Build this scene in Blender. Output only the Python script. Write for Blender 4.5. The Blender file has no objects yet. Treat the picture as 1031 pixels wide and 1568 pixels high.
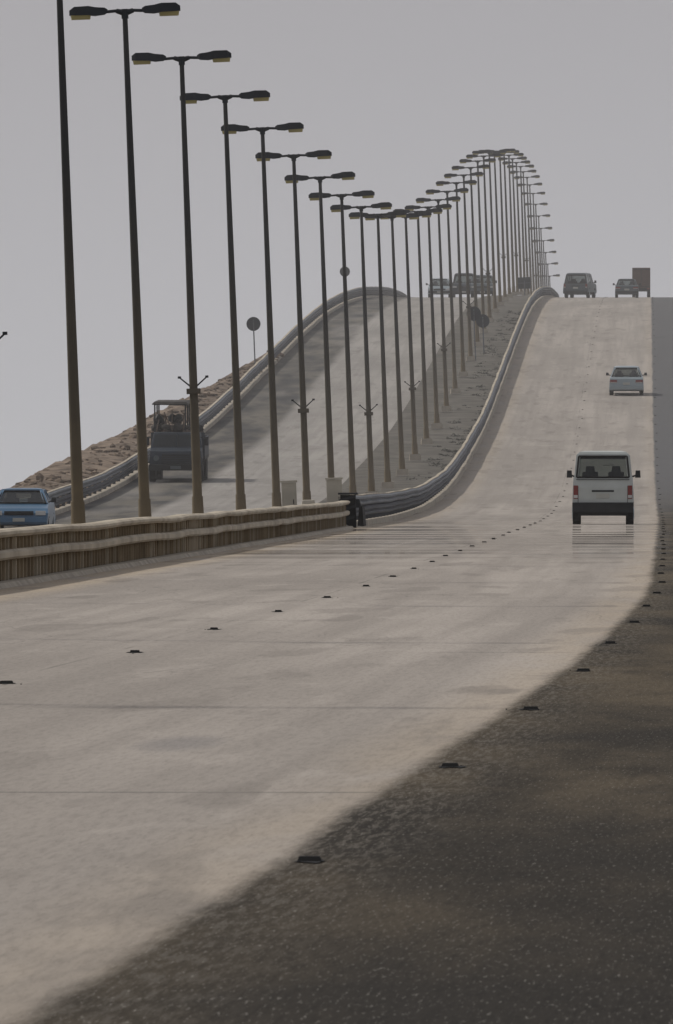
import bpy, math, random
import numpy as np
import bmesh
from mathutils import Vector, Matrix
random.seed(7)
TH = math.radians(2.2)      # crossfall of the carriageways / camera roll
MROLL = Matrix.Rotation(TH, 4, 'Y')
scene = bpy.context.scene

# ------------------------------------------------------------ road geometry
def smooth_curve(pts, sig, lo=-120, hi=2400):
    xs = np.arange(lo-200, hi+200, 1.0)
    ys = np.interp(xs, [p[0] for p in pts], [p[1] for p in pts])
    k = np.exp(-0.5*(np.arange(-int(3*sig), int(3*sig)+1)/sig)**2); k /= k.sum()
    pad = len(k)//2
    yp = np.concatenate([ys[0]+(np.arange(-pad, 0))*(ys[1]-ys[0]), ys, ys[-1]+(np.arange(1, pad+1))*(ys[-1]-ys[-2])])
    return xs, np.convolve(yp, k, 'valid')
RX, RY = smooth_curve([(-400,-20),(0,-1.95),(41,-.10),(54,.49),(66.4,1.06),(80,1.63),(93.4,2.18),(108,2.74),(122.7,3.27),
                       (136,3.73),(240,6.65),(347,9.63),(585,15.85),(882,23.7),(1200,32.1),(2600,69)], 9)
ZX, ZY = smooth_curve([(-400,-1.35),(352,-1.35),(400,-1.2),(450,-.62),(493,.4),(545,1.9),(585,3.4),(611,4.5),(650,6.1),(700,8.2),
                       (750,10.1),(800,11.6),(850,12.75),(882,13.3),(940,14.2),(1000,14.7),(1050,14.5),(1100,13.6),
                       (1200,11.1),(1300,8),(1500,2.5),(1640,-1.35),(2600,-1.35)], 11)
def R(d): return float(np.interp(d, RX, RY))
def ZR(d): return float(np.interp(d, ZX, ZY))
def drop(off, d):
    return -float(np.interp(off, [-12.3, -11.9], [1, 0]))*float(np.interp(d, [0, 380, 480], [.42, .42, 0]))
def P(off, d, h=0.0): return Vector((R(d)+off, d, ZR(d)+h+drop(off, d)))
def frame(off, d, h=0.0, flip=False):
    p = P(off, d, h)
    hd = math.atan2(R(d+3)-R(d-3), 6); gr = math.atan2(ZR(d+3)-ZR(d-3), 6)
    m = Matrix.Translation(p) @ Matrix.Rotation(-hd, 4, 'Z') @ Matrix.Rotation(gr, 4, 'X')
    if flip: m = m @ Matrix.Rotation(math.pi, 4, 'Z')
    return m
def upright(off, d, h=0.0):
    return Matrix.Translation(P(off, d, h)) @ Matrix.Rotation(-TH, 4, 'Y')

# ------------------------------------------------------------ materials
def newmat(name):
    m = bpy.data.materials.new(name); m.use_nodes = True
    nt = m.node_tree; b = nt.nodes['Principled BSDF']
    return m, nt, b
def N(nt, t, **kw):
    n = nt.nodes.new(t)
    for k, v in kw.items(): setattr(n, k, v)
    return n
def simple(name, col, rough=.6, metal=0, var=.15, scale=3.0, spec=.4, col2=None):
    m, nt, b = newmat(name)
    tc = N(nt, 'ShaderNodeTexCoord'); no = N(nt, 'ShaderNodeTexNoise')
    no.inputs['Scale'].default_value = scale; no.inputs['Detail'].default_value = 4
    nt.links.new(tc.outputs['Object'], no.inputs['Vector'])
    r = N(nt, 'ShaderNodeValToRGB')
    r.color_ramp.elements[0].position = .3; r.color_ramp.elements[1].position = .7
    c2 = col2 or tuple(min(1, c*(1+var)) for c in col)
    r.color_ramp.elements[0].color = (*[c*(1-var) for c in col], 1)
    r.color_ramp.elements[1].color = (*c2, 1)
    nt.links.new(no.outputs['Fac'], r.inputs['Fac']); nt.links.new(r.outputs['Color'], b.inputs['Base Color'])
    b.inputs['Roughness'].default_value = rough; b.inputs['Metallic'].default_value = metal
    b.inputs['Specular IOR Level'].default_value = spec
    return m
def glassmat(name, tint=.55):
    m, nt, b = newmat(name)
    b.inputs['Base Color'].default_value = (.015, .018, .02, 1); b.inputs['Roughness'].default_value = .06
    t = N(nt, 'ShaderNodeBsdfTransparent'); t.inputs['Color'].default_value = (.8, .86, .84, 1)
    mx = N(nt, 'ShaderNodeMixShader'); mx.inputs[0].default_value = tint
    nt.links.new(b.outputs[0], mx.inputs[1]); nt.links.new(t.outputs[0], mx.inputs[2])
    nt.links.new(mx.outputs[0], nt.nodes['Material Output'].inputs['Surface'])
    return m

def roadmat(name, lane, dark, near=True):
    """u = metres from the right edge line, v = metres along the road"""
    m, nt, b = newmat(name)
    L = nt.links.new
    uv = N(nt, 'ShaderNodeUVMap'); uv.uv_map = 'UVMap'
    sep = N(nt, 'ShaderNodeSeparateXYZ'); L(uv.outputs[0], sep.inputs[0])
    def noise(sx, sy, scale=1.0, detail=3, rough=.55, dist=0):
        mp = N(nt, 'ShaderNodeMapping'); mp.inputs['Scale'].default_value = (sx, sy, 1)
        L(uv.outputs[0], mp.inputs['Vector'])
        n = N(nt, 'ShaderNodeTexNoise', noise_dimensions='2D'); n.inputs['Scale'].default_value = scale
        n.inputs['Detail'].default_value = detail; n.inputs['Roughness'].default_value = rough; n.inputs['Distortion'].default_value = dist
        L(mp.outputs[0], n.inputs['Vector']); return n.outputs['Fac']
    def mr(val, a, c, lo=0., hi=1., smooth=True):
        n = N(nt, 'ShaderNodeMapRange'); n.interpolation_type = 'SMOOTHSTEP' if smooth else 'LINEAR'
        n.inputs['From Min'].default_value = a; n.inputs['From Max'].default_value = c
        n.inputs['To Min'].default_value = lo; n.inputs['To Max'].default_value = hi
        L(val, n.inputs['Value']); return n.outputs[0]
    def ma(op, a, c):
        n = N(nt, 'ShaderNodeMath', operation=op)
        for i, q in enumerate((a, c)):
            if q is None: continue
            if isinstance(q, (int, float)): n.inputs[i].default_value = q
            else: L(q, n.inputs[i])
        return n.outputs[0]
    def mix(f, a, c, mode='MIX'):
        n = N(nt, 'ShaderNodeMix', data_type='RGBA', blend_type=mode)
        if isinstance(f, (int, float)): n.inputs[0].default_value = f
        else: L(f, n.inputs[0])
        for i, q in ((6, a), (7, c)):
            if isinstance(q, tuple): n.inputs[i].default_value = (*q, 1)
            else: L(q, n.inputs[i])
        return n.outputs[2]
    u, v = sep.outputs[0], sep.outputs[1]
    wob = ma('ADD', ma('MULTIPLY', ma('SUBTRACT', noise(.6, .09, 1, 3), .5), .14), ma('MULTIPLY', ma('SUBTRACT', noise(12, 1.0, 1, 3), .5), .06))
    uw = ma('ADD', u, wob)
    big = noise(.25, .03, 1, 3); streak = noise(3.0, .03, 1, 2)
    grain = noise(26, 1.6, 1, 4, .8); mid = noise(1.2, .14, 1, 4); fine = noise(70, 4.5, 1, 3, .8)
    lanec = mix(mr(big, .3, .7), tuple(c*.86 for c in lane), tuple(c*1.12 for c in lane))
    lanec = mix(mr(streak, .35, .7, 0, .45), lanec, tuple(c*.75 for c in lane))
    if near:
        for c0 in (-.95, -2.55, -4.6, -6.2):
            tr = mr(ma('ABSOLUTE', ma('SUBTRACT', uw, c0), None), .05, .5, .22, 0)
            lanec = mix(ma('MULTIPLY', tr, mr(big, .35, .6)), lanec, tuple(c*.6 for c in lane))
        edge = mr(uw, -7.5, -6.6, 1, 0); edge2 = mr(uw, -.8, -.2, 0, .5)
        dust = ma('MULTIPLY', ma('MAXIMUM', edge, edge2), mr(mid, .3, .6, .45, 1))
        dust = ma('MULTIPLY', dust, mr(v, 250, 420, 1, .5))
        lanec = mix(dust, lanec, (lane[0]*1.25, lane[1]*1.15, lane[2]*.98))
        lanec = mix(mr(v, 25, 110, .35, 0), lanec, tuple(c*.68 for c in lane))
    lanec = mix(mr(mid, .58, .70, 0, .45), lanec, tuple(c*.62 for c in lane))
    lanec = mix(mr(mid, .40, .27, 0, .35), lanec, tuple(c*1.25 for c in lane))
    lanec = mix(mr(noise(.9, .07, 1, 2), .68, .72, 0, .32), lanec, tuple(c*.5 for c in lane))
    if near:
        e = ma('ADD', ma('POWER', ma('MULTIPLY', ma('ADD', uw, 1.5), 4.6), 2.0), ma('POWER', ma('MULTIPLY', ma('SUBTRACT', v, 59.0), .55), 2.0))
        e = ma('ADD', e, ma('MULTIPLY', mid, 1.6))
        lanec = mix(mr(e, .8, 2.3, .35, 0), lanec, (.10, .105, .12))
    sh1 = mix(mr(noise(.5, .08, 1, 4), .3, .7), tuple(c*.6 for c in dark), (dark[0]*1.65, dark[1]*1.5, dark[2]*1.25))
    shc = mix(mr(mid, .5, .7, 0, .55), sh1, tuple(c*.45 for c in dark))
    if near:
        shc = mix(ma('MULTIPLY', mr(uw, -.05, .5, .7, 0), mr(grain, .48, .62)), shc, (.15, .135, .115))
        shc = mix(mr(v, 330, 480), shc, (.125, .125, .128))
        shc = mix(mr(v, 22, 55, .4, 0), shc, (.028, .026, .024))
        f = mr(uw, -.19, -.05)
    else:
        f = ma('MULTIPLY', mr(uw, -17.6, -18.2), mr(noise(.12, .012, 1, 3), .35, .5, .45, .95))
    col = mix(f, lanec, shc)
    def joint(period, w, ph, amt):
        q = ma('ABSOLUTE', ma('SUBTRACT', ma('MODULO', ma('ADD', ma('ADD', v, ma('MULTIPLY', u, .02)), 1000+ph), period), period/2), None)
        return ma('MULTIPLY', mr(q, w, w*2.2, amt, 0), mr(noise(.4, .11, 1, 2), .49, .60))
    col = mix(joint(19.7, .05, 4, .45), col, (.05, .05, .05))
    if near:
        crk = mr(ma('ABSOLUTE', ma('SUBTRACT', noise(.30, .05, 1, 4, .6, .5), .5), None), .0008, .003, .22, 0)
        col = mix(ma('MULTIPLY', crk, mr(v, 60, 90)), col, (.05, .05, .05))
        lj = mr(ma('ABSOLUTE', ma('ADD', u, 3.72), None), .008, .022, .35, 0)
        col = mix(ma('MULTIPLY', lj, mr(mid, .45, .6)), col, (.06, .06, .055))
    gf = ma('SUBTRACT', 1.0, ma('MULTIPLY', ma('SUBTRACT', 1.0, f if near else 0.0), .40))   # rougher on the shoulder
    col = mix(ma('MULTIPLY', mr(grain, .25, .6, .6, 0), gf), col, mix(.55, col, (.008, .008, .008)))
    col = mix(ma('MULTIPLY', mr(fine, .60, .78, 0, .7), gf), col, mix(.4, col, (.7, .66, .6)))
    col = mix(ma('MULTIPLY', mr(fine, .22, .42, .7, 0), gf), col, mix(.7, col, (.006, .006, .006)))
    L(col, b.inputs['Base Color'])
    b.inputs['Roughness'].default_value = 1.0; b.inputs['Specular IOR Level'].default_value = .05
    if near:
        mirage_zone = ma('MULTIPLY', mr(v, 165, 235), mr(v, 325, 365, 1, 0))  # heat mirage put into the road material as mirror-like bands
        st = mr(noise(.035, .22, 1, 4, .65), .44, .60)
        fac = ma('MULTIPLY', ma('MULTIPLY', mirage_zone, st), mr(uw, -.3, .4, .85, 0))
        g = N(nt, 'ShaderNodeBsdfGlossy'); g.inputs['Roughness'].default_value = .018
        g.inputs['Color'].default_value = (.97, .96, .95, 1)
        mx = N(nt, 'ShaderNodeMixShader'); L(fac, mx.inputs[0]); L(b.outputs[0], mx.inputs[1]); L(g.outputs[0], mx.inputs[2])
        L(mx.outputs[0], nt.nodes['Material Output'].inputs['Surface'])
    return m

M = {}
M['road'] = roadmat('worn_asphalt', (.365, .33, .295), (.066, .059, .050))
M['road2'] = roadmat('worn_asphalt_far', (.32, .30, .277), (.095, .096, .098), False)
M['sand'] = simple('sand', (.095, .088, .076), .95, 0, .3, .8, .1, col2=(.155, .143, .122))
M['rock'] = simple('rubble', (.125, .092, .066), .95, 0, .5, 1.1, .1, col2=(.26, .20, .15))
M['conc'] = simple('dusty_concrete', (.36, .32, .26), .9, 0, .25, 1.5, .2)
M['railtan'] = simple('dusty_steel', (.38, .32, .235), .75, .0, .22, .7, .3, col2=(.50, .44, .34))
M['railback'] = simple('stained_steel', (.28, .225, .155), .9, 0, .25, 1.2, .2, col2=(.37, .305, .215))
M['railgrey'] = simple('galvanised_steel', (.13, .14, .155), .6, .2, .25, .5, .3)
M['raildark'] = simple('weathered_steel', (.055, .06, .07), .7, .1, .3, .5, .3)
M['black'] = simple('black_rubber', (.012, .012, .012), .8, 0, .2, 4, .15)
M['dark'] = simple('dark_plastic', (.018, .020, .022), .6, 0, .2, 4, .2)
M['white'] = simple('white_paint', (.43, .455, .43), .35, 0, .12, 1.3, .5)
M['silver'] = simple('silver_paint', (.26, .31, .33), .3, .2, .06, 1.3, .5)
M['navy'] = simple('dark_blue_paint', (.009, .018, .030), .55, .0, .3, 1.3, .3)
M['grey'] = simple('grey_paint', (.06, .08, .09), .35, .2, .1, 1.3, .5)
M['blue'] = simple('blue_paint', (.06, .14, .235), .3, .1, .1, 1.3, .5)
M['brown'] = simple('brown_box', (.085, .048, .035), .8, 0, .2, 2)
M['red'] = simple('red_lens', (.18, .02, .015), .3, 0, .1, 5)
M['lens'] = simple('clear_lens', (.5, .5, .48), .2, 0, .1, 5)
M['plate'] = simple('plate', (.4, .4, .36), .6, 0, .05, 5)
M['glass'] = glassmat('window_glass', .5)
M['cloth'] = simple('tarp_cloth', (.045, .04, .036), .95, 0, .4, 3)
M['cloth2'] = simple('bundle_cloth', (.12, .09, .07), .95, 0, .4, 3)
M['cab'] = simple('cabinet_beige', (.46, .42, .34), .7, 0, .15, 2)
M['sign'] = simple('sign_back', (.03, .037, .045), .6, .1, .15, 3)
M['yell'] = simple('lamp_diffuser', (.36, .30, .13), .5, 0, .15, 3)
M['head'] = simple('lamp_housing', (.022, .024, .028), .6, .1, .2, 3)
M['scrub'] = simple('scrub_leaves', (.045, .048, .038), .9, 0, .3, 3)

def polemat():
    m, nt, b = newmat('pole_steel'); L = nt.links.new
    tc = N(nt, 'ShaderNodeTexCoord'); sp = N(nt, 'ShaderNodeSeparateXYZ'); L(tc.outputs['Object'], sp.inputs[0])
    no = N(nt, 'ShaderNodeTexNoise'); no.inputs['Scale'].default_value = 1.7; no.inputs['Detail'].default_value = 4
    L(tc.outputs['Object'], no.inputs['Vector'])
    ad = N(nt, 'ShaderNodeMath', operation='MULTIPLY_ADD'); ad.inputs[1].default_value = 3.0
    L(no.outputs['Fac'], ad.inputs[0]); L(sp.outputs[2], ad.inputs[2])
    r = N(nt, 'ShaderNodeMapRange'); r.inputs['From Min'].default_value = 1.6; r.inputs['From Max'].default_value = 8.0
    L(ad.outputs[0], r.inputs[0])
    c = N(nt, 'ShaderNodeValToRGB'); e = c.color_ramp.elements
    e[0].color = (.20, .16, .105, 1); e[1].color = (.055, .054, .053, 1)
    n = e.new(.4); n.color = (.11, .095, .072, 1)
    L(r.outputs[0], c.inputs[0]); L(c.outputs[0], b.inputs['Base Color'])
    b.inputs['Roughness'].default_value = .75; b.inputs['Specular IOR Level'].default_value = .2
    return m
M['pole'] = polemat()

# ------------------------------------------------------------ mesh builder
TOP = []
class MB:
    def __init__(s): s.v = []; s.f = []; s.m = []; s.sm = []; s.mats = []
    def mi(s, k):
        if k not in s.mats: s.mats.append(k)
        return s.mats.index(k)
    def add(s, vs, fs, mat, smooth=False):
        o = len(s.v); s.v += [Vector(p) for p in vs]; i = s.mi(mat)
        for f in fs: s.f.append(tuple(o+q for q in f)); s.m.append(i); s.sm.append(smooth)
    def box(s, c, sz, mat, top=(1, 1)):
        x, y, z = sz[0]/2, sz[1]/2, sz[2]/2; tx, ty = top
        vs = [(c[0]+a*x, c[1]+b*y, c[2]-z) for a, b in ((-1,-1),(1,-1),(1,1),(-1,1))] + \
             [(c[0]+a*x*tx, c[1]+b*y*ty, c[2]+z) for a, b in ((-1,-1),(1,-1),(1,1),(-1,1))]
        s.add(vs, [(3,2,1,0),(4,5,6,7),(0,1,5,4),(1,2,6,5),(2,3,7,6),(3,0,4,7)], mat)
    def hexa(s, b, t, mat):
        s.add(list(b)+list(t), [(3,2,1,0),(4,5,6,7),(0,1,5,4),(1,2,6,5),(2,3,7,6),(3,0,4,7)], mat)
    def cyl(s, p, q, r0, r1, mat, n=12, cap=True):
        p = Vector(p); q = Vector(q); d = (q-p).normalized()
        a = d.orthogonal().normalized(); b = d.cross(a)
        vs = []
        for i in range(n):
            t = 2*math.pi*i/n; w = a*math.cos(t)+b*math.sin(t)
            vs.append(p+w*r0); vs.append(q+w*r1)
        fs = [(2*i, 2*((i+1) % n), 2*((i+1) % n)+1, 2*i+1) for i in range(n)]
        s.add(vs, fs, mat, True)
        if cap: s.add([vs[2*i] for i in range(n)][::-1], [tuple(range(n))], mat); s.add([vs[2*i+1] for i in range(n)], [tuple(range(n))], mat)
    def prism(s, pts, mat):
        n = len(pts)
        vs = [(-w, y, z) for y, z, w in pts]+[(w, y, z) for y, z, w in pts]
        fs = [tuple(range(n))[::-1], tuple(range(n, 2*n))]+[(i, (i+1) % n, n+(i+1) % n, n+i) for i in range(n)]
        s.add(vs, fs, mat)
    def obj(s, name, M0=None, bevel=0, top=True):
        me = bpy.data.meshes.new(name); me.from_pydata([tuple(p) for p in s.v], [], s.f)
        for k in s.mats: me.materials.append(M[k])
        me.polygons.foreach_set('material_index', s.m); me.polygons.foreach_set('use_smooth', s.sm); me.update()
        o = bpy.data.objects.new(name, me); scene.collection.objects.link(o)
        if M0 is not None: o.matrix_world = M0
        if bevel:
            b = o.modifiers.new('bevel', 'BEVEL'); b.width = bevel; b.segments = 2; b.limit_method = 'ANGLE'; b.angle_limit = math.radians(28)
        if top: TOP.append(o)
        return o

def sweep(name, prof, d0, d1, step, mat, closed=False, jit=None, cap=False):
    ds = list(np.arange(d0, d1, step))+[d1]
    vs = []; uvs = []; n = len(prof)
    for k, d in enumerate(ds):
        for j, (o, h) in enumerate(prof):
            jo, jh = (jit(k, j, d) if jit else (0, 0))
            vs.append(tuple(P(o+jo, d, h+jh))); uvs.append((o+jo, d))
    fs = []; m = n if closed else n-1
    for k in range(len(ds)-1):
        for j in range(m):
            a = k*n+j; b = k*n+(j+1) % n
            fs.append((a, b, b+n, a+n))
    if closed and cap:
        fs.append(tuple(range(n))); fs.append(tuple(range((len(ds)-1)*n, len(ds)*n)))
    me = bpy.data.meshes.new(name); me.from_pydata(vs, [], fs)
    ul = me.uv_layers.new(name='UVMap')
    for p in me.polygons:
        for li in p.loop_indices: ul.data[li].uv = uvs[me.loops[li].vertex_index]
    me.materials.append(M[mat]); me.update()
    o = bpy.data.objects.new(name, me); scene.collection.objects.link(o); TOP.append(o)
    return o

def cols(a, b, n, h=0): return [(a+(b-a)*i/n, h) for i in range(n+1)]
sweep('road', cols(-7.9, 3.5, 8), -100, 2300, 4, 'road')
sweep('opposite_road', cols(-20.9, -12.3, 6), -100, 2300, 4, 'road2')
sweep('median_ground', [(-12.3, .0), (-12.3, .14), (-11.8, .15), (-11, .12), (-10, .14), (-8.5, .12), (-8.05, .1), (-7.9, .004)], -100, 2300, 5, 'sand',
      jit=lambda k, j, d: (0, random.uniform(-.02, .03) if 2 < j < 6 else 0))

BR = 665
def kw(d): return float(np.interp(d, [500, 560, 600, 650, 700], [1, .85, .6, .25, .1]))
def bank(name, side, mat):
    ds = list(np.arange(-100, BR+1, 2.0)); vs = []; fs = []
    base = 3.5 if side > 0 else -20.9
    n = 16
    for d in ds:
        fall = ZR(d)+9; k = kw(d)
        for j in range(n):
            t = j/(n-1)
            if side > 0: o = base+t*(fall*1.9+2); h = -t*fall-(0 if j == 0 else .05)
            else:
                if j == 0: o, h = base, -.01
                elif j == 1: o, h = base-.5*k, .05
                elif j == 2: o, h = base-1.6*k, .2
                elif j == 3: o, h = base-2.6*k, .34
                elif j == 4: o, h = base-3.7*k, .26
                else:
                    tt = (j-4)/(n-5); o = base-3.7*k-tt*(fall*1.7); h = .26-tt*fall
            if j > 1: o += random.uniform(-.2, .2); h += random.uniform(-.11, .11)
            vs.append(tuple(P(o, d, h)))
    for k in range(len(ds)-1):
        for j in range(n-1):
            a = k*n+j; fs.append((a, a+1, a+1+n, a+n))
    me = bpy.data.meshes.new(name); me.from_pydata(vs, [], fs); me.materials.append(M[mat]); me.update()
    me.polygons.foreach_set('use_smooth', [True]*len(me.polygons))
    o = bpy.data.objects.new(name, me); scene.collection.objects.link(o); TOP.append(o)
bank('rubble_embankment', -1, 'rock')
bank('rubble_embankment', 1, 'rock')
mb = MB()
bmi = bmesh.new(); bmesh.ops.create_icosphere(bmi, subdivisions=1, radius=1.0)
iv = [v.co.copy() for v in bmi.verts]; ifc = [tuple(v.index for v in f.verts) for f in bmi.faces]; bmi.free()
for i in range(3800):
    d = random.uniform(90, BR); t = random.uniform(.6, 7)
    h = float(np.interp(t, [0, .5, 1.6, 2.6, 3.7, 10], [0, .05, .2, .34, .26, -3.4]))
    o = -20.9-t*kw(d)
    r = random.choice((.07, .09, .12, .18))*random.uniform(.8, 1.2)
    c = P(o, d, h); s = Vector((random.uniform(.8, 1.6), random.uniform(.7, 1.5), random.uniform(.5, 1)))
    mb.add([c+Vector((p.x*s.x, p.y*s.y, p.z*s.z))*r*random.uniform(.75, 1.2) for p in iv], ifc, 'rock')
mb.obj('boulders')

def deck(name, a, b):
    sweep(name, [(a, -.02), (b, -.02), (b, -.5), (b-1.5, -.8), (b-2.2, -2.2), (a+2.2, -2.2), (a+1.5, -.8), (a, -.5)], BR-4, 2300, 6, 'conc', closed=True, cap=True)
deck('bridge_deck', -8.1, 3.9); deck('bridge_deck', -21.3, -12.1)
mb = MB()
for d in np.arange(BR+10, 1600, 50):
    for c in (-2.2, -16.6):
        p = P(c, d, -2.25); q = Vector((p.x, p.y, -12)); mb.cyl(q, p-Vector((0, 0, .9)), 1.1, 1.1, 'conc', 16)
        mb.box((p.x, p.y, p.z-.5), (5.5, 2.2, 1.0), 'conc')
mb.obj('bridge_piers')

# ------------------------------------------------------------ barriers
def rail(name, off, d0, d1, side, kTop, kLow, kP, post=4.0, h=.8, low=.38):
    mb = MB(); s = side
    ds = list(np.arange(d0, d1, 6.0))+[d1]
    wav = [random.gauss(0, .012) for _ in ds]; wz = [random.gauss(0, .008) for _ in ds]
    def strip(prof, key):
        n = len(prof)
        vs = [P(off+o*s+wav[i], d, hh+(wz[i] if hh > .2 else 0)) for i, d in enumerate(ds) for o, hh in prof]
        fs = []
        for k in range(len(ds)-1):
            for j in range(n): a = k*n+j; b = k*n+(j+1) % n; fs.append((a, b, b+n, a+n))
        fs.append(tuple(range(n))); fs.append(tuple(range((len(ds)-1)*n, len(ds)*n)))
        mb.add(vs, fs, key)
    def wb(zc, hh=.155):
        return [(-.03, zc+hh), (0, zc+hh), (.07, zc+hh*.7), (.07, zc+hh*.3), (.01, zc+.01), (.01, zc-.01), (.07, zc-hh*.3), (.07, zc-hh*.7), (0, zc-hh), (-.03, zc-hh)]
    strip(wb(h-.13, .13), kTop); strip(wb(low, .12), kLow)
    strip([(-.12, h-.003), (-.01, h-.003), (-.01, h+.025), (-.12, h+.025)], 'railtan')
    strip([(-.16, 0), (.16, 0), (.13, .14), (-.14, .14)], 'conc')
    d = d0
    while d <= d1:
        p = P(off-.1*s, d, 0); mb.box((p.x, p.y, p.z+h/2-.02), (.12, .16, h-.02), kP); d += post
    return mb.obj(name)
def fence(name, off, d0, d1):
    mb = MB(); ds = list(np.arange(d0, d1, 4.0))+[d1]
    wav = [random.gauss(0, .015) for _ in ds]; wz = [random.gauss(0, .008) for _ in ds]
    def strip(prof, key):
        n = len(prof); vs = [P(off+o+wav[i], d, hh+(wz[i] if hh > .1 else 0)) for i, d in enumerate(ds) for o, hh in prof]; fs = []
        for k in range(len(ds)-1):
            for j in range(n): a = k*n+j; b = k*n+(j+1) % n; fs.append((a, b, b+n, a+n))
        fs.append(tuple(range(n))); fs.append(tuple(range((len(ds)-1)*n, len(ds)*n)))
        mb.add(vs, fs, key)
    strip([(-.10, 0), (-.06, 0), (-.06, .60), (-.10, .60)], 'railback')
    strip([(-.14, .585), (.05, .585), (.09, .62), (.09, .655), (.04, .68), (-.14, .68)], 'railtan')
    strip([(-.055, .31), (.05, .31), (.08, .34), (.08, .40), (.04, .43), (-.055, .43)], 'railtan')
    strip([(-.16, 0), (.20, 0), (.15, .06), (-.16, .06)], 'conc')
    d = d0
    while d < d1:
        p = P(off-.035, d, 0); k = random.choice(('railtan', 'railback', 'railback'))
        mb.box((p.x, p.y, p.z+.185), (.04, .22, .24), k); mb.box((p.x, p.y, p.z+.508), (.04, .22, .148), k)
        d += .80+random.uniform(-.02, .02)
    mb.obj(name)
fence('median_barrier', -7.95, -60, 296)
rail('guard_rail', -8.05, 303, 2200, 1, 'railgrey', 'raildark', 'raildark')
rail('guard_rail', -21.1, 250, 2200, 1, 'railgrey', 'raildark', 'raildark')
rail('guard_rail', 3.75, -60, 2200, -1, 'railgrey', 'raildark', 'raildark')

mb = MB()
mb.box((0, 0, .42), (.42, .5, .84), 'black', (.92, .8))
for i in range(3):
    z = .14+i*.26
    mb.hexa([(-.2, -.262, z), (.2, -.262, z+.12), (.2, -.25, z+.12), (-.2, -.25, z)], [(-.2, -.258, z+.07), (.2, -.25, z+.19), (.2, -.24, z+.19), (-.2, -.25, z+.07)], 'dark')
mb.box((.34, .5, .3), (.16, 2.4, .5), 'black', (.5, 1)); mb.box((0, 0, .87), (.5, .56, .05), 'dark')
mb.box((.02, .9, .62), (.62, .5, .22), 'dark', (.8, .9))
mb.obj('crash_cushion', frame(-8.0, 299), .02)

for (o, d, w, h) in ((-9.5, 300, .38, .98), (-8.85, 318, .42, 1.05)):
    mb = MB(); mb.box((0, 0, h/2+.05), (w, .35, h), 'cab'); mb.box((0, 0, h+.08), (w+.06, .42, .05), 'cab'); mb.box((0, 0, .04), (w+.1, .45, .1), 'conc')
    mb.box((0, -.181, h*.55), (w*.8, .01, h*.75), 'cab'); mb.box((w*.28, -.19, h*.55), (.02, .02, .12), 'dark')
    mb.obj('utility_cabinet', upright(o, d, .12), .01)
mb = MB(); mb.box((0, 0, .2), (.9, 1.6, .45), 'conc', (.7, .85)); mb.box((0, 0, .5), (.4, .5, .2), 'cab', (.8, .8))
mb.obj('concrete_block', upright(-9.2, 306, .1), .03)

# ------------------------------------------------------------ lamps
def lamp(n):
    d = 231+26.2*n
    mb = MB(); H = 10.18
    mb.box((0, 0, .04), (.5, .5, .25), 'conc', (.9, .9))
    mb.cyl((0, 0, 0), (0, 0, .6), .135, .12, 'pole', 14)
    mb.cyl((0, 0, .6), (0, 0, H), .105, .05, 'pole', 14)
    mb.cyl((0, 0, H-.14), (0, 0, H+.05), .07, .07, 'head', 12)
    for s in (-1, 1):
        mb.cyl((0, 0, H-.03), (s*.17, 0, H+.02), .065, .045, 'head', 8)
        mb.cyl((s*.15, 0, H+.02), (s*.5, 0, H+.0), .032, .032, 'head', 8)
        secs = [(.34, .05, .05, -.02), (.40, .09, .085, -.055), (.58, .13, .10, -.07), (.72, .15, .13, -.05), (1.0, .14, .125, -.045), (1.09, .10, .06, -.04)]
        tl = random.uniform(-.015, .03)
        vs = []
        for x, w, zt, zb in secs:
            for (a, z) in ((-w, zb), (w, zb), (w*.75, zt), (-w*.75, zt)): vs.append((s*x, a, H+z+.01+x*tl))
        ns = len(secs)
        fs = [(0, 1, 2, 3), tuple(4*(ns-1)+q for q in (3, 2, 1, 0))]
        for k in range(ns-1):
            for j in range(4): a = 4*k+j; b = 4*k+(j+1) % 4; fs.append((a, a+4, b+4, b))
        mb.add(vs, fs, 'head')
        mb.box((s*.87, 0, H-.075+tl), (.36, .22, .085), 'yell', (1.08, 1.15))
    if (n-1) % 3 == 0:
        for s in (-1, 1): mb.cyl((0, 0, 2.95), (s*.29, 0, 3.2), .02, .016, 'head', 6); mb.box((s*.3, 0, 3.21), (.07, .07, .05), 'head')
        mb.box((0, 0, 2.9), (.3, .26, .12), 'pole')
    M0 = upright(-10.15, d, .28) @ Matrix.Rotation(random.gauss(0, .002), 4, 'Y') @ Matrix.Rotation(random.gauss(0, .05), 4, 'Z')
    mb.obj('street_lamp', M0)
for n in range(-6, 39): lamp(n)

# ------------------------------------------------------------ pavement markers
mb = MB()
for k in range(-3, 90):
    for o, st in ((.02, 41.0), (-3.56, 36.2)):
        d = st+13.25*k
        p = P(o+random.uniform(-.03, .03), d)
        s = random.uniform(.85, 1.15)
        mb.box((p.x, p.y, p.z+.010), (.085*s, .10, .020), 'black', (.8, .6))
        n = 15; vs = [(p.x+math.cos(2*math.pi*i/n)*.070*random.uniform(.6, 1.2), p.y+math.sin(2*math.pi*i/n)*.26*random.uniform(.4, 1.2), p.z+.004) for i in range(n)]
        mb.add(vs, [tuple(range(n))], 'black')
        for q in range(2):
            a, b2 = p.x+random.gauss(0, .05), p.y+random.gauss(0, .25)
            mb.box((a, b2, p.z+.004), (.010, .03, .006), 'black', (.6, .6))
mb.obj('pavement_markers')

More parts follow.
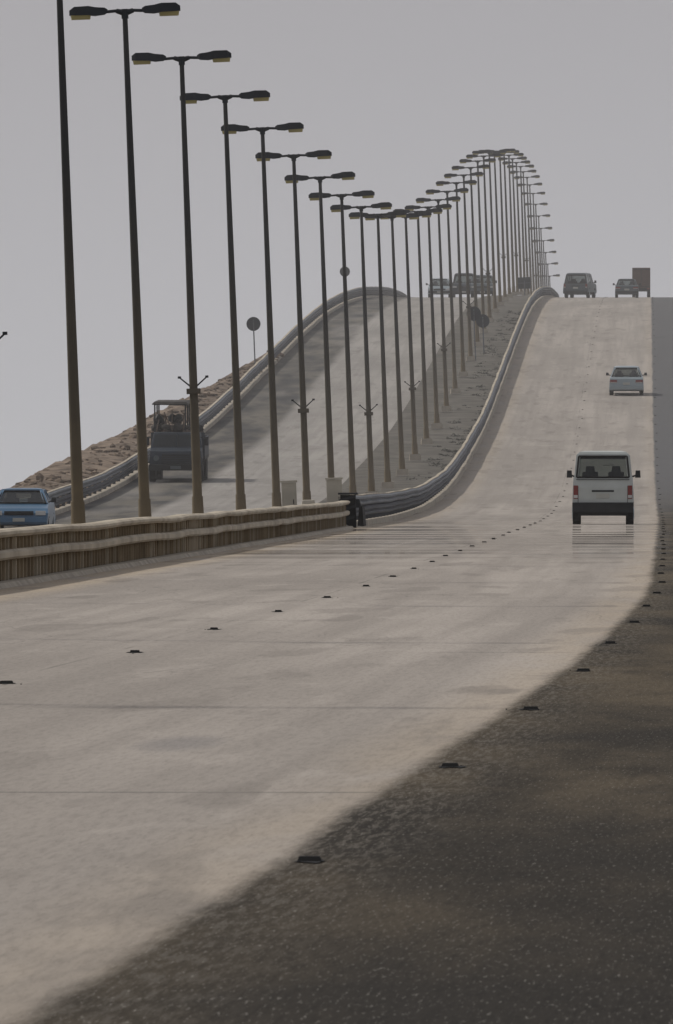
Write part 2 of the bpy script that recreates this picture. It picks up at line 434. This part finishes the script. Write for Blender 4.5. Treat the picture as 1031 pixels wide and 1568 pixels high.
mb = MB()
for i in range(150):
    d = random.uniform(455, 760); o = random.uniform(-9.7, -8.4)
    c = P(o, d, .08); r = random.uniform(.10, .28)
    for j in range(60):
        q = Vector((random.gauss(0, .5), random.gauss(0, .9), abs(random.gauss(0, .25))))*r
        a = Vector((random.uniform(-1, 1), random.uniform(-1, 1), random.uniform(-1, 1))).normalized()*.045
        b = a.orthogonal().normalized()*.022
        mb.add([c+q-a, c+q+b, c+q+a, c+q-b], [(0, 1, 2, 3)], 'scrub')
mb.obj('median_scrub')

# ------------------------------------------------------------ signs
def rsign(name, o, d, h, r, panel=None):
    mb = MB(); mb.cyl((0, 0, 0), (0, 0, h+r*.6), .035, .035, 'railgrey', 8)
    if panel:
        mb.box((0, 0, h), (panel[0], .03, panel[1]), 'sign'); mb.box((0, -.03, h), (panel[0]*.9, .03, .05), 'railgrey')
    else:
        mb.cyl((0, -.015, h), (0, .015, h), r, r, 'sign', 28); mb.box((0, -.03, h+.12), (r*1.2, .03, .04), 'sign'); mb.box((0, -.03, h-.12), (r*1.2, .03, .04), 'sign')
    mb.obj(name, upright(o, d, 0))
rsign('round_traffic_sign', -21.45, 632, 2.75, .38)
rsign('round_traffic_sign', -21.45, 822, 2.1, .36)
rsign('round_traffic_sign', -9.9, 652, 2.75, .40)
rsign('round_traffic_sign', -9.6, 664, 2.0, .38)
rsign('traffic_sign', -9.5, 876, 1.1, .3, (.95, .85))

# ------------------------------------------------------------ vehicles
def vehicle(name, M0, L, W, H, belt, paint, low, gh, tail, wheel_r=.31, wy=None, van=False, twf=None):
    mb = MB(); hw = W/2
    def w(z):
        return hw*float(np.interp(z, [.2, .35, .6, belt], [.93, .98, 1.0, .95]))
    mb.prism([(y, z, w(z)) for y, z in low], paint)
    y0b, y1b, y0t, y1t = gh; bw = hw*.93; tw = hw*(twf or (.80 if van else .72))
    zt = H-(.12 if van else .06)
    mids = [.36, .68] if van else [.5]
    stations = [(y0b, y0t)]+[(y0b+(y1b-y0b)*m, y0t+(y1t-y0t)*m) for m in mids]+[(y1b, y1t)]
    for (yb, yt) in stations:
        pw = .11 if (yb, yt) in (stations[0], stations[-1]) else .06
        for s in (-1, 1):
            b0 = Vector((s*bw, yb, belt-.02)); t0 = Vector((s*tw, yt, zt+.01))
            inn = -s*pw
            sg = 1 if yb < (y0b+y1b)/2 else -1
            mb.hexa([b0, b0+Vector((inn, 0, 0)), b0+Vector((inn, sg*pw, 0)), b0+Vector((0, sg*pw, 0))],
                    [t0, t0+Vector((inn, 0, 0)), t0+Vector((inn, sg*pw, 0)), t0+Vector((0, sg*pw, 0))], paint)
    r = []
    lv = ((zt-.05, 1.0, 0), (zt+.03, .97, .02), (H-.03, .88, .07), (H, .68, .25))
    for (z, f, g) in lv:
        for a, b in ((-1, 0), (1, 0), (1, 1), (-1, 1)):
            r.append((a*tw*f, (y0t+g) if b == 0 else (y1t-g), z))
    nl = len(lv)
    fs = [(3, 2, 1, 0), tuple(4*(nl-1)+q for q in range(4))]
    for k in range(nl-1):
        for j in range(4): a = 4*k+j; b = 4*k+(j+1) % 4; fs.append((a, b, b+4, a+4))
    mb.add(r, fs, paint)
    for (yb, yt, sg) in ((y0b, y0t, 1), (y1b, y1t, -1)):
        e = .012*sg
        a = [Vector((s*(bw-.07), yb+e, belt)) for s in (-1, 1)]; c = [Vector((s*(tw-.07), yt+e, zt-.03)) for s in (1, -1)]
        mb.add(a+c, [(0, 1, 2, 3)], 'glass')
        for (p, q) in ((a[0], a[1]), (a[1], c[0]), (c[0], c[1]), (c[1], a[0])): mb.cyl(p-Vector((0, e*1.6, 0)), q-Vector((0, e*1.6, 0)), .028, .028, 'black', 6)
    for s in (-1, 1):
        mb.add([(s*(bw-.015), y0b+.05, belt), (s*(bw-.015), y1b-.05, belt), (s*(tw-.015), y1t-.05, zt-.02), (s*(tw-.015), y0t+.05, zt-.02)], [(0, 1, 2, 3)], 'glass')
    for yf in ((.3, .62) if van else (.25, .62)):
        ys = y0b+(y1b-y0b)*yf
        for s in (-1, 1):
            mb.box((s*hw*.42, ys, belt+.0), (.48, .12, .30), 'dark', (.85, .8)); mb.box((s*hw*.42, ys, belt+.22), (.26, .09, .17), 'dark', (.8, .8))
    mb.box((0, (y0b+y1b)/2, belt-.04), (bw*1.9, (y1b-y0b)*.9, .05), 'dark'); mb.box((0, (y0t+y1t)/2, zt-.08), (tw*1.85, (y1t-y0t)*.92, .04), 'dark')
    wy = wy or (-L*.3, L*.31)
    for y in wy:
        for s in (-1, 1):
            mb.cyl((s*(hw-.22), y, wheel_r), (s*(hw-.015), y, wheel_r), wheel_r, wheel_r, 'black', 20)
            mb.cyl((s*(hw-.02), y, wheel_r), (s*(hw+.0), y, wheel_r), wheel_r*.6, wheel_r*.5, 'silver', 14)
        mb.cyl((-hw+.2, y, wheel_r), (hw-.2, y, wheel_r), .05, .05, 'dark', 6)
    for s in (-1, 1):
        mb.cyl((s*bw, y1b-.25, belt+.02), (s*(hw+.06), y1b-.25, belt+.06), .025, .025, 'dark', 6)
        mb.box((s*(hw+.10), y1b-.27, belt+.09), (.15, .09, .15 if not van else .2), 'dark', (.85, .8))
    yr = min(p[0] for p in low); yf = max(p[0] for p in low)
    bk = tail.get('bump', 'dark'); bh = tail.get('bh', .17)
    mb.box((0, yr-.03, .33+bh/2), (W*.985, .14, bh), bk); mb.box((0, yf+.02, .42), (W*.95, .14, .17), bk)
    mb.box((0, yr+.3, .30), (W*.8, .5, .12), 'dark'); mb.box((0, 0, .29), (W*.7, L*.8, .10), 'dark')
    tz = tail['z']; th = tail['h']; tw2 = tail['w']
    for s in (-1, 1):
        mb.box((s*(hw*.97-tw2/2-.02), yr-.0, tz), (tw2, .05, th), 'red'); mb.box((s*(hw*.97-tw2/2-.02), yr-.01, tz-th*.33), (tw2*.9, .05, th*.22), 'lens')
        mb.box((s*(hw*.97-.2), yf-.0, tail.get('fz', .62)), (.30, .06, .13), 'lens')
    mb.box((0, yf+.0, tail.get('fz', .62)), (W*.5, .05, .12), 'dark')
    mb.box((0, yr-.012, tail['pz']), (.36, .02, .13), 'plate'); mb.box((0, yf+.1, .42), (.36, .02, .11), 'plate')
    if van:
        mb.box((0, yr-.006, tail['pz']+.13), (.6, .02, .05), 'dark')
        mb.box((0, yr-.004, belt-.06), (W*.86, .015, .02), 'dark')
        for s in (-1, 1): mb.box((s*W*.40, yr-.002, .8), (.014, .012, .5), 'dark')
        mb.cyl((.0, yr-.02, zt-.28), (.3, yr+.03, zt-.26), .01, .008, 'black', 5)
    return mb.obj(name, M0, .03)

lowv = [(-2.3, .36), (-2.33, .5), (-2.33, 1.0), (-2.28, 1.29), (2.0, 1.29), (2.22, 1.0), (2.32, .75), (2.34, .36)]
vehicle('white_van', frame(-1.62, 321, .0), 4.65, 1.68, 2.0, 1.28, 'white', lowv, (-2.28, 2.0, -2.16, 1.35),
        dict(z=.88, h=.36, w=.12, pz=.78, bh=.27), van=True, wy=(-1.5, 1.35), twf=.86)
def sedan(name, M0, paint, W=1.7, H=1.40, bump='dark'):
    low = [(-2.2, .28), (-2.24, .5), (-2.2, .86), (-2.1, .93), (-1.45, .95), (1.1, .90), (2.0, .76), (2.2, .62), (2.24, .28)]
    return vehicle(name, M0, 4.45, W, H, .92, paint, low, (-1.72, 1.2, -1.05, .42), dict(z=.74, h=.15, w=.36, pz=.62, bump=bump))
def suv(name, M0, paint, W=1.8, H=1.8):
    low = [(-2.25, .42), (-2.3, .6), (-2.28, 1.0), (-2.2, 1.1), (1.1, 1.1), (2.1, 1.0), (2.25, .85), (2.27, .42)]
    return vehicle(name, M0, 4.6, W, H, 1.1, paint, low, (-2.2, 1.1, -2.0, .6), dict(z=.9, h=.3, w=.14, pz=.75, fz=.8), wheel_r=.37, van=True)
sedan('white_sedan_car', frame(-1.45, 602), 'silver', 1.76, 1.46, 'silver')
suv('grey_suv', frame(-5.35, 868) @ Matrix.Rotation(-.14, 4, 'Z'), 'grey', 1.85, 1.85)
sedan('grey_sedan_car', frame(-1.9, 872), 'grey', 1.75, 1.42)
sedan('silver_sedan_car', frame(-15.9, 880, flip=True), 'silver', 1.75, 1.45)
suv('dark_suv', frame(-14.3, 893, flip=True), 'navy', 1.8, 1.85)
suv('grey_suv', frame(-12.95+.2, 884, flip=True), 'grey', 1.8, 1.7)
sedan('blue_sedan_car', frame(-19.15, 352, flip=True), 'blue', 1.75, 1.36, 'blue')

mb = MB(); mb.box((0, -.6, 1.5), (1.4, 3.6, 1.6), 'brown'); mb.box((0, 1.9, 1.1), (1.4, 1.3, 1.3), 'grey', (.9, .85)); mb.box((0, 0, .62), (.9, 5, .22), 'dark')
mb.box((0, -2.42, 1.5), (.03, .03, 1.4), 'dark'); mb.box((0, -2.42, .6), (1.4, .1, .14), 'dark')
for s in (-1, 1):
    mb.box((0, -2.41, 1.5+s*.66), (1.3, .03, .05), 'dark')
    for y in (-1.6, 1.9): mb.cyl((s*.45, y, .36), (s*.7, y, .36), .36, .36, 'black', 18)
    mb.box((s*.55, -2.48, .66), (.2, .04, .1), 'red')
mb.obj('box_truck', frame(-.85, 915), .02)

mb = MB(); W = 2.15
mb.prism([(1.3, .55, W/2*.96), (1.3, 1.85, W/2*.9), (1.5, 1.95, W/2*.86), (2.15, 1.93, W/2*.84), (2.55, 1.35, W/2*.95), (3.15, 1.22, W/2*.94), (3.25, 1.0, W/2*.96), (3.25, .55, W/2*.96)], 'navy')
mb.add([(-.86, 2.20, 1.86), (.86, 2.20, 1.86), (.94, 2.54, 1.40), (-.94, 2.54, 1.40)], [(0, 1, 2, 3)], 'glass')
mb.box((0, 2.35, 1.62), (.05, .35, .5), 'navy')
mb.box((0, 3.28, .92), (1.1, .05, .42), 'dark')
for i in range(5): mb.box((0, 3.315, .76+i*.085), (1.05, .02, .03), 'navy')
for s in (-1, 1):
    mb.cyl((s*.78, 3.24, .95), (s*.78, 3.31, .95), .11, .11, 'grey', 16)
    mb.box((s*1.17, 2.2, 1.6), (.16, .06, .34), 'dark'); mb.cyl((s*.95, 2.2, 1.75), (s*1.17, 2.2, 1.72), .02, .02, 'dark', 6)
    for y, t in ((2.5, .26), (-1.8, .34), (-.8, .34)): mb.cyl((s*(W/2-t), y, .46), (s*(W/2-.01), y, .46), .46, .46, 'black', 20)
mb.box((0, 3.36, .58), (W, .14, .24), 'dark'); mb.box((0, 3.44, .58), (.42, .02, .12), 'grey')
mb.box((0, -.9, .92), (W, 4.3, .16), 'dark'); mb.box((0, .3, .72), (.8, 5.4, .22), 'dark')
for s in (-1, 1): mb.box((s*(W/2-.03), -.9, 1.35), (.06, 4.3, .75), 'navy')
mb.box((0, 1.23, 1.45), (W, .06, .95), 'navy'); mb.box((0, -3.03, 1.35), (W-.14, .05, .75), 'navy')
fx0, fx1 = -.30, .92
for x in (fx0, fx1):
    for y in (1.15, -1.1, -2.9): mb.cyl((x, y, 1.2), (x, y, 3.02), .035, .035, 'dark', 6)
    mb.cyl((x, 1.15, 3.02), (x, -2.9, 3.02), .03, .03, 'dark', 6)
for y in (1.15, -1.1, -2.9): mb.cyl((fx0-.1, y, 3.02), (fx1+.1, y, 3.05), .03, .03, 'dark', 6)
mb.box(((fx0+fx1)/2, -.9, 3.1), (fx1-fx0+.25, 4.3, .11), 'cloth', (.85, .95))
for i in range(40):
    c = Vector((random.uniform(-.75, .95), random.uniform(-2.7, 1.1), 0)); c.z = random.uniform(1.7, 2.6 if c.x > -.2 else 2.1)
    r = random.uniform(.12, .26); s = Vector((random.uniform(.8, 1.4), random.uniform(.8, 1.6), random.uniform(.7, 1.1)))
    mb.add([c+Vector((p.x*s.x, p.y*s.y, p.z*s.z))*r*random.uniform(.85, 1.12) for p in iv], ifc, random.choice(('cloth', 'cloth2', 'dark')), True)
for i in range(12):
    a = Vector((random.uniform(-.6, .9), random.uniform(.6, 1.1), 1.8)); b = a+Vector((random.uniform(-.5, .5), random.uniform(-.4, .3), random.uniform(.4, 1.1)))
    mb.cyl(a, b, .025, .025, 'cloth2', 5)
mb.obj('loaded_truck', frame(-19.1, 469, flip=True), .02)

# ------------------------------------------------------------ camera
cam = bpy.data.cameras.new('camera'); co = bpy.data.objects.new('camera', cam); scene.collection.objects.link(co)
cam.sensor_fit = 'VERTICAL'; cam.sensor_height = 36; cam.lens = 18000/1568*36
cam.clip_start = .5; cam.clip_end = 60000
co.matrix_world = Matrix.Rotation(math.radians(90)-57/18000, 4, 'X')
cam.dof.use_dof = True; cam.dof.focus_distance = 300; cam.dof.aperture_fstop = 64
scene.camera = co; TOP.append(co)
for o in TOP: o.matrix_world = MROLL @ o.matrix_world

# ------------------------------------------------------------ sea, haze
def seamat():
    m, nt, b = newmat('sea_water'); b.inputs['Base Color'].default_value = (.10, .14, .15, 1); b.inputs['Roughness'].default_value = .35
    no = N(nt, 'ShaderNodeTexNoise'); no.inputs['Scale'].default_value = .6; tc = N(nt, 'ShaderNodeTexCoord')
    nt.links.new(tc.outputs['Object'], no.inputs['Vector']); bp = N(nt, 'ShaderNodeBump'); bp.inputs['Strength'].default_value = .5
    nt.links.new(no.outputs['Fac'], bp.inputs['Height']); nt.links.new(bp.outputs[0], b.inputs['Normal']); return m
M['sea'] = seamat()
mb = MB(); S = 30000; mb.add([(-S, -S, -5.5), (S, -S, -5.5), (S, S, -5.5), (-S, S, -5.5)], [(0, 1, 2, 3)], 'sea'); mb.obj('sea', top=False)
m = bpy.data.materials.new('haze_air'); m.use_nodes = True; nt = m.node_tree; nt.nodes.clear()
vsn = nt.nodes.new('ShaderNodeVolumeScatter'); vsn.inputs['Density'].default_value = .00033; vsn.inputs['Anisotropy'].default_value = .3
vsn.inputs['Color'].default_value = (1.0, .975, .96, 1)
ou = nt.nodes.new('ShaderNodeOutputMaterial'); nt.links.new(vsn.outputs[0], ou.inputs['Volume']); M['haze'] = m
mb = MB(); mb.box((0, 1010, 37.5), (500, 1600, 85.3), 'haze'); mb.obj('sky_haze', top=False)

# ------------------------------------------------------------ light
sd = Vector((-.62, .42, .80)).normalized()
sun = bpy.data.lights.new('sun', 'SUN'); sun.energy = 2.1; sun.angle = math.radians(2.5); sun.color = (1, .945, .86)
so = bpy.data.objects.new('sun', sun); scene.collection.objects.link(so); so.rotation_euler = sd.to_track_quat('Z', 'Y').to_euler()
w = bpy.data.worlds.new('World'); scene.world = w; w.use_nodes = True; nt = w.node_tree; bg = nt.nodes['Background']
sky = nt.nodes.new('ShaderNodeTexSky'); sky.sky_type = 'NISHITA'; sky.sun_disc = False
sky.sun_elevation = math.asin(sd.z); sky.sun_rotation = math.atan2(sd.x, sd.y); sky.dust_density = 6; sky.air_density = 1.5
hs = nt.nodes.new('ShaderNodeHueSaturation'); hs.inputs['Saturation'].default_value = .25; nt.links.new(sky.outputs[0], hs.inputs['Color'])
tc = nt.nodes.new('ShaderNodeTexCoord'); sp = nt.nodes.new('ShaderNodeSeparateXYZ'); nt.links.new(tc.outputs['Generated'], sp.inputs[0])
cr = nt.nodes.new('ShaderNodeValToRGB'); nt.links.new(sp.outputs[2], cr.inputs[0])
e = cr.color_ramp.elements; e[0].position = 0; e[0].color = (.65, .65, .685, 1); e[1].position = 1; e[1].color = (.35, .36, .40, 1)
q = e.new(.018); q.color = (.57, .565, .60, 1); q = e.new(.045); q.color = (.43, .42, .455, 1)
sc = nt.nodes.new('ShaderNodeVectorMath'); sc.operation = 'SCALE'; sc.inputs['Scale'].default_value = 10; nt.links.new(cr.outputs[0], sc.inputs[0])
mx = nt.nodes.new('ShaderNodeMix'); mx.data_type = 'RGBA'; mx.inputs[0].default_value = .8
nt.links.new(hs.outputs[0], mx.inputs[6]); nt.links.new(sc.outputs[0], mx.inputs[7]); nt.links.new(mx.outputs[2], bg.inputs[0]); bg.inputs[1].default_value = .1
scene.view_settings.view_transform = 'Standard'; scene.view_settings.look = 'None'; scene.view_settings.exposure = 0
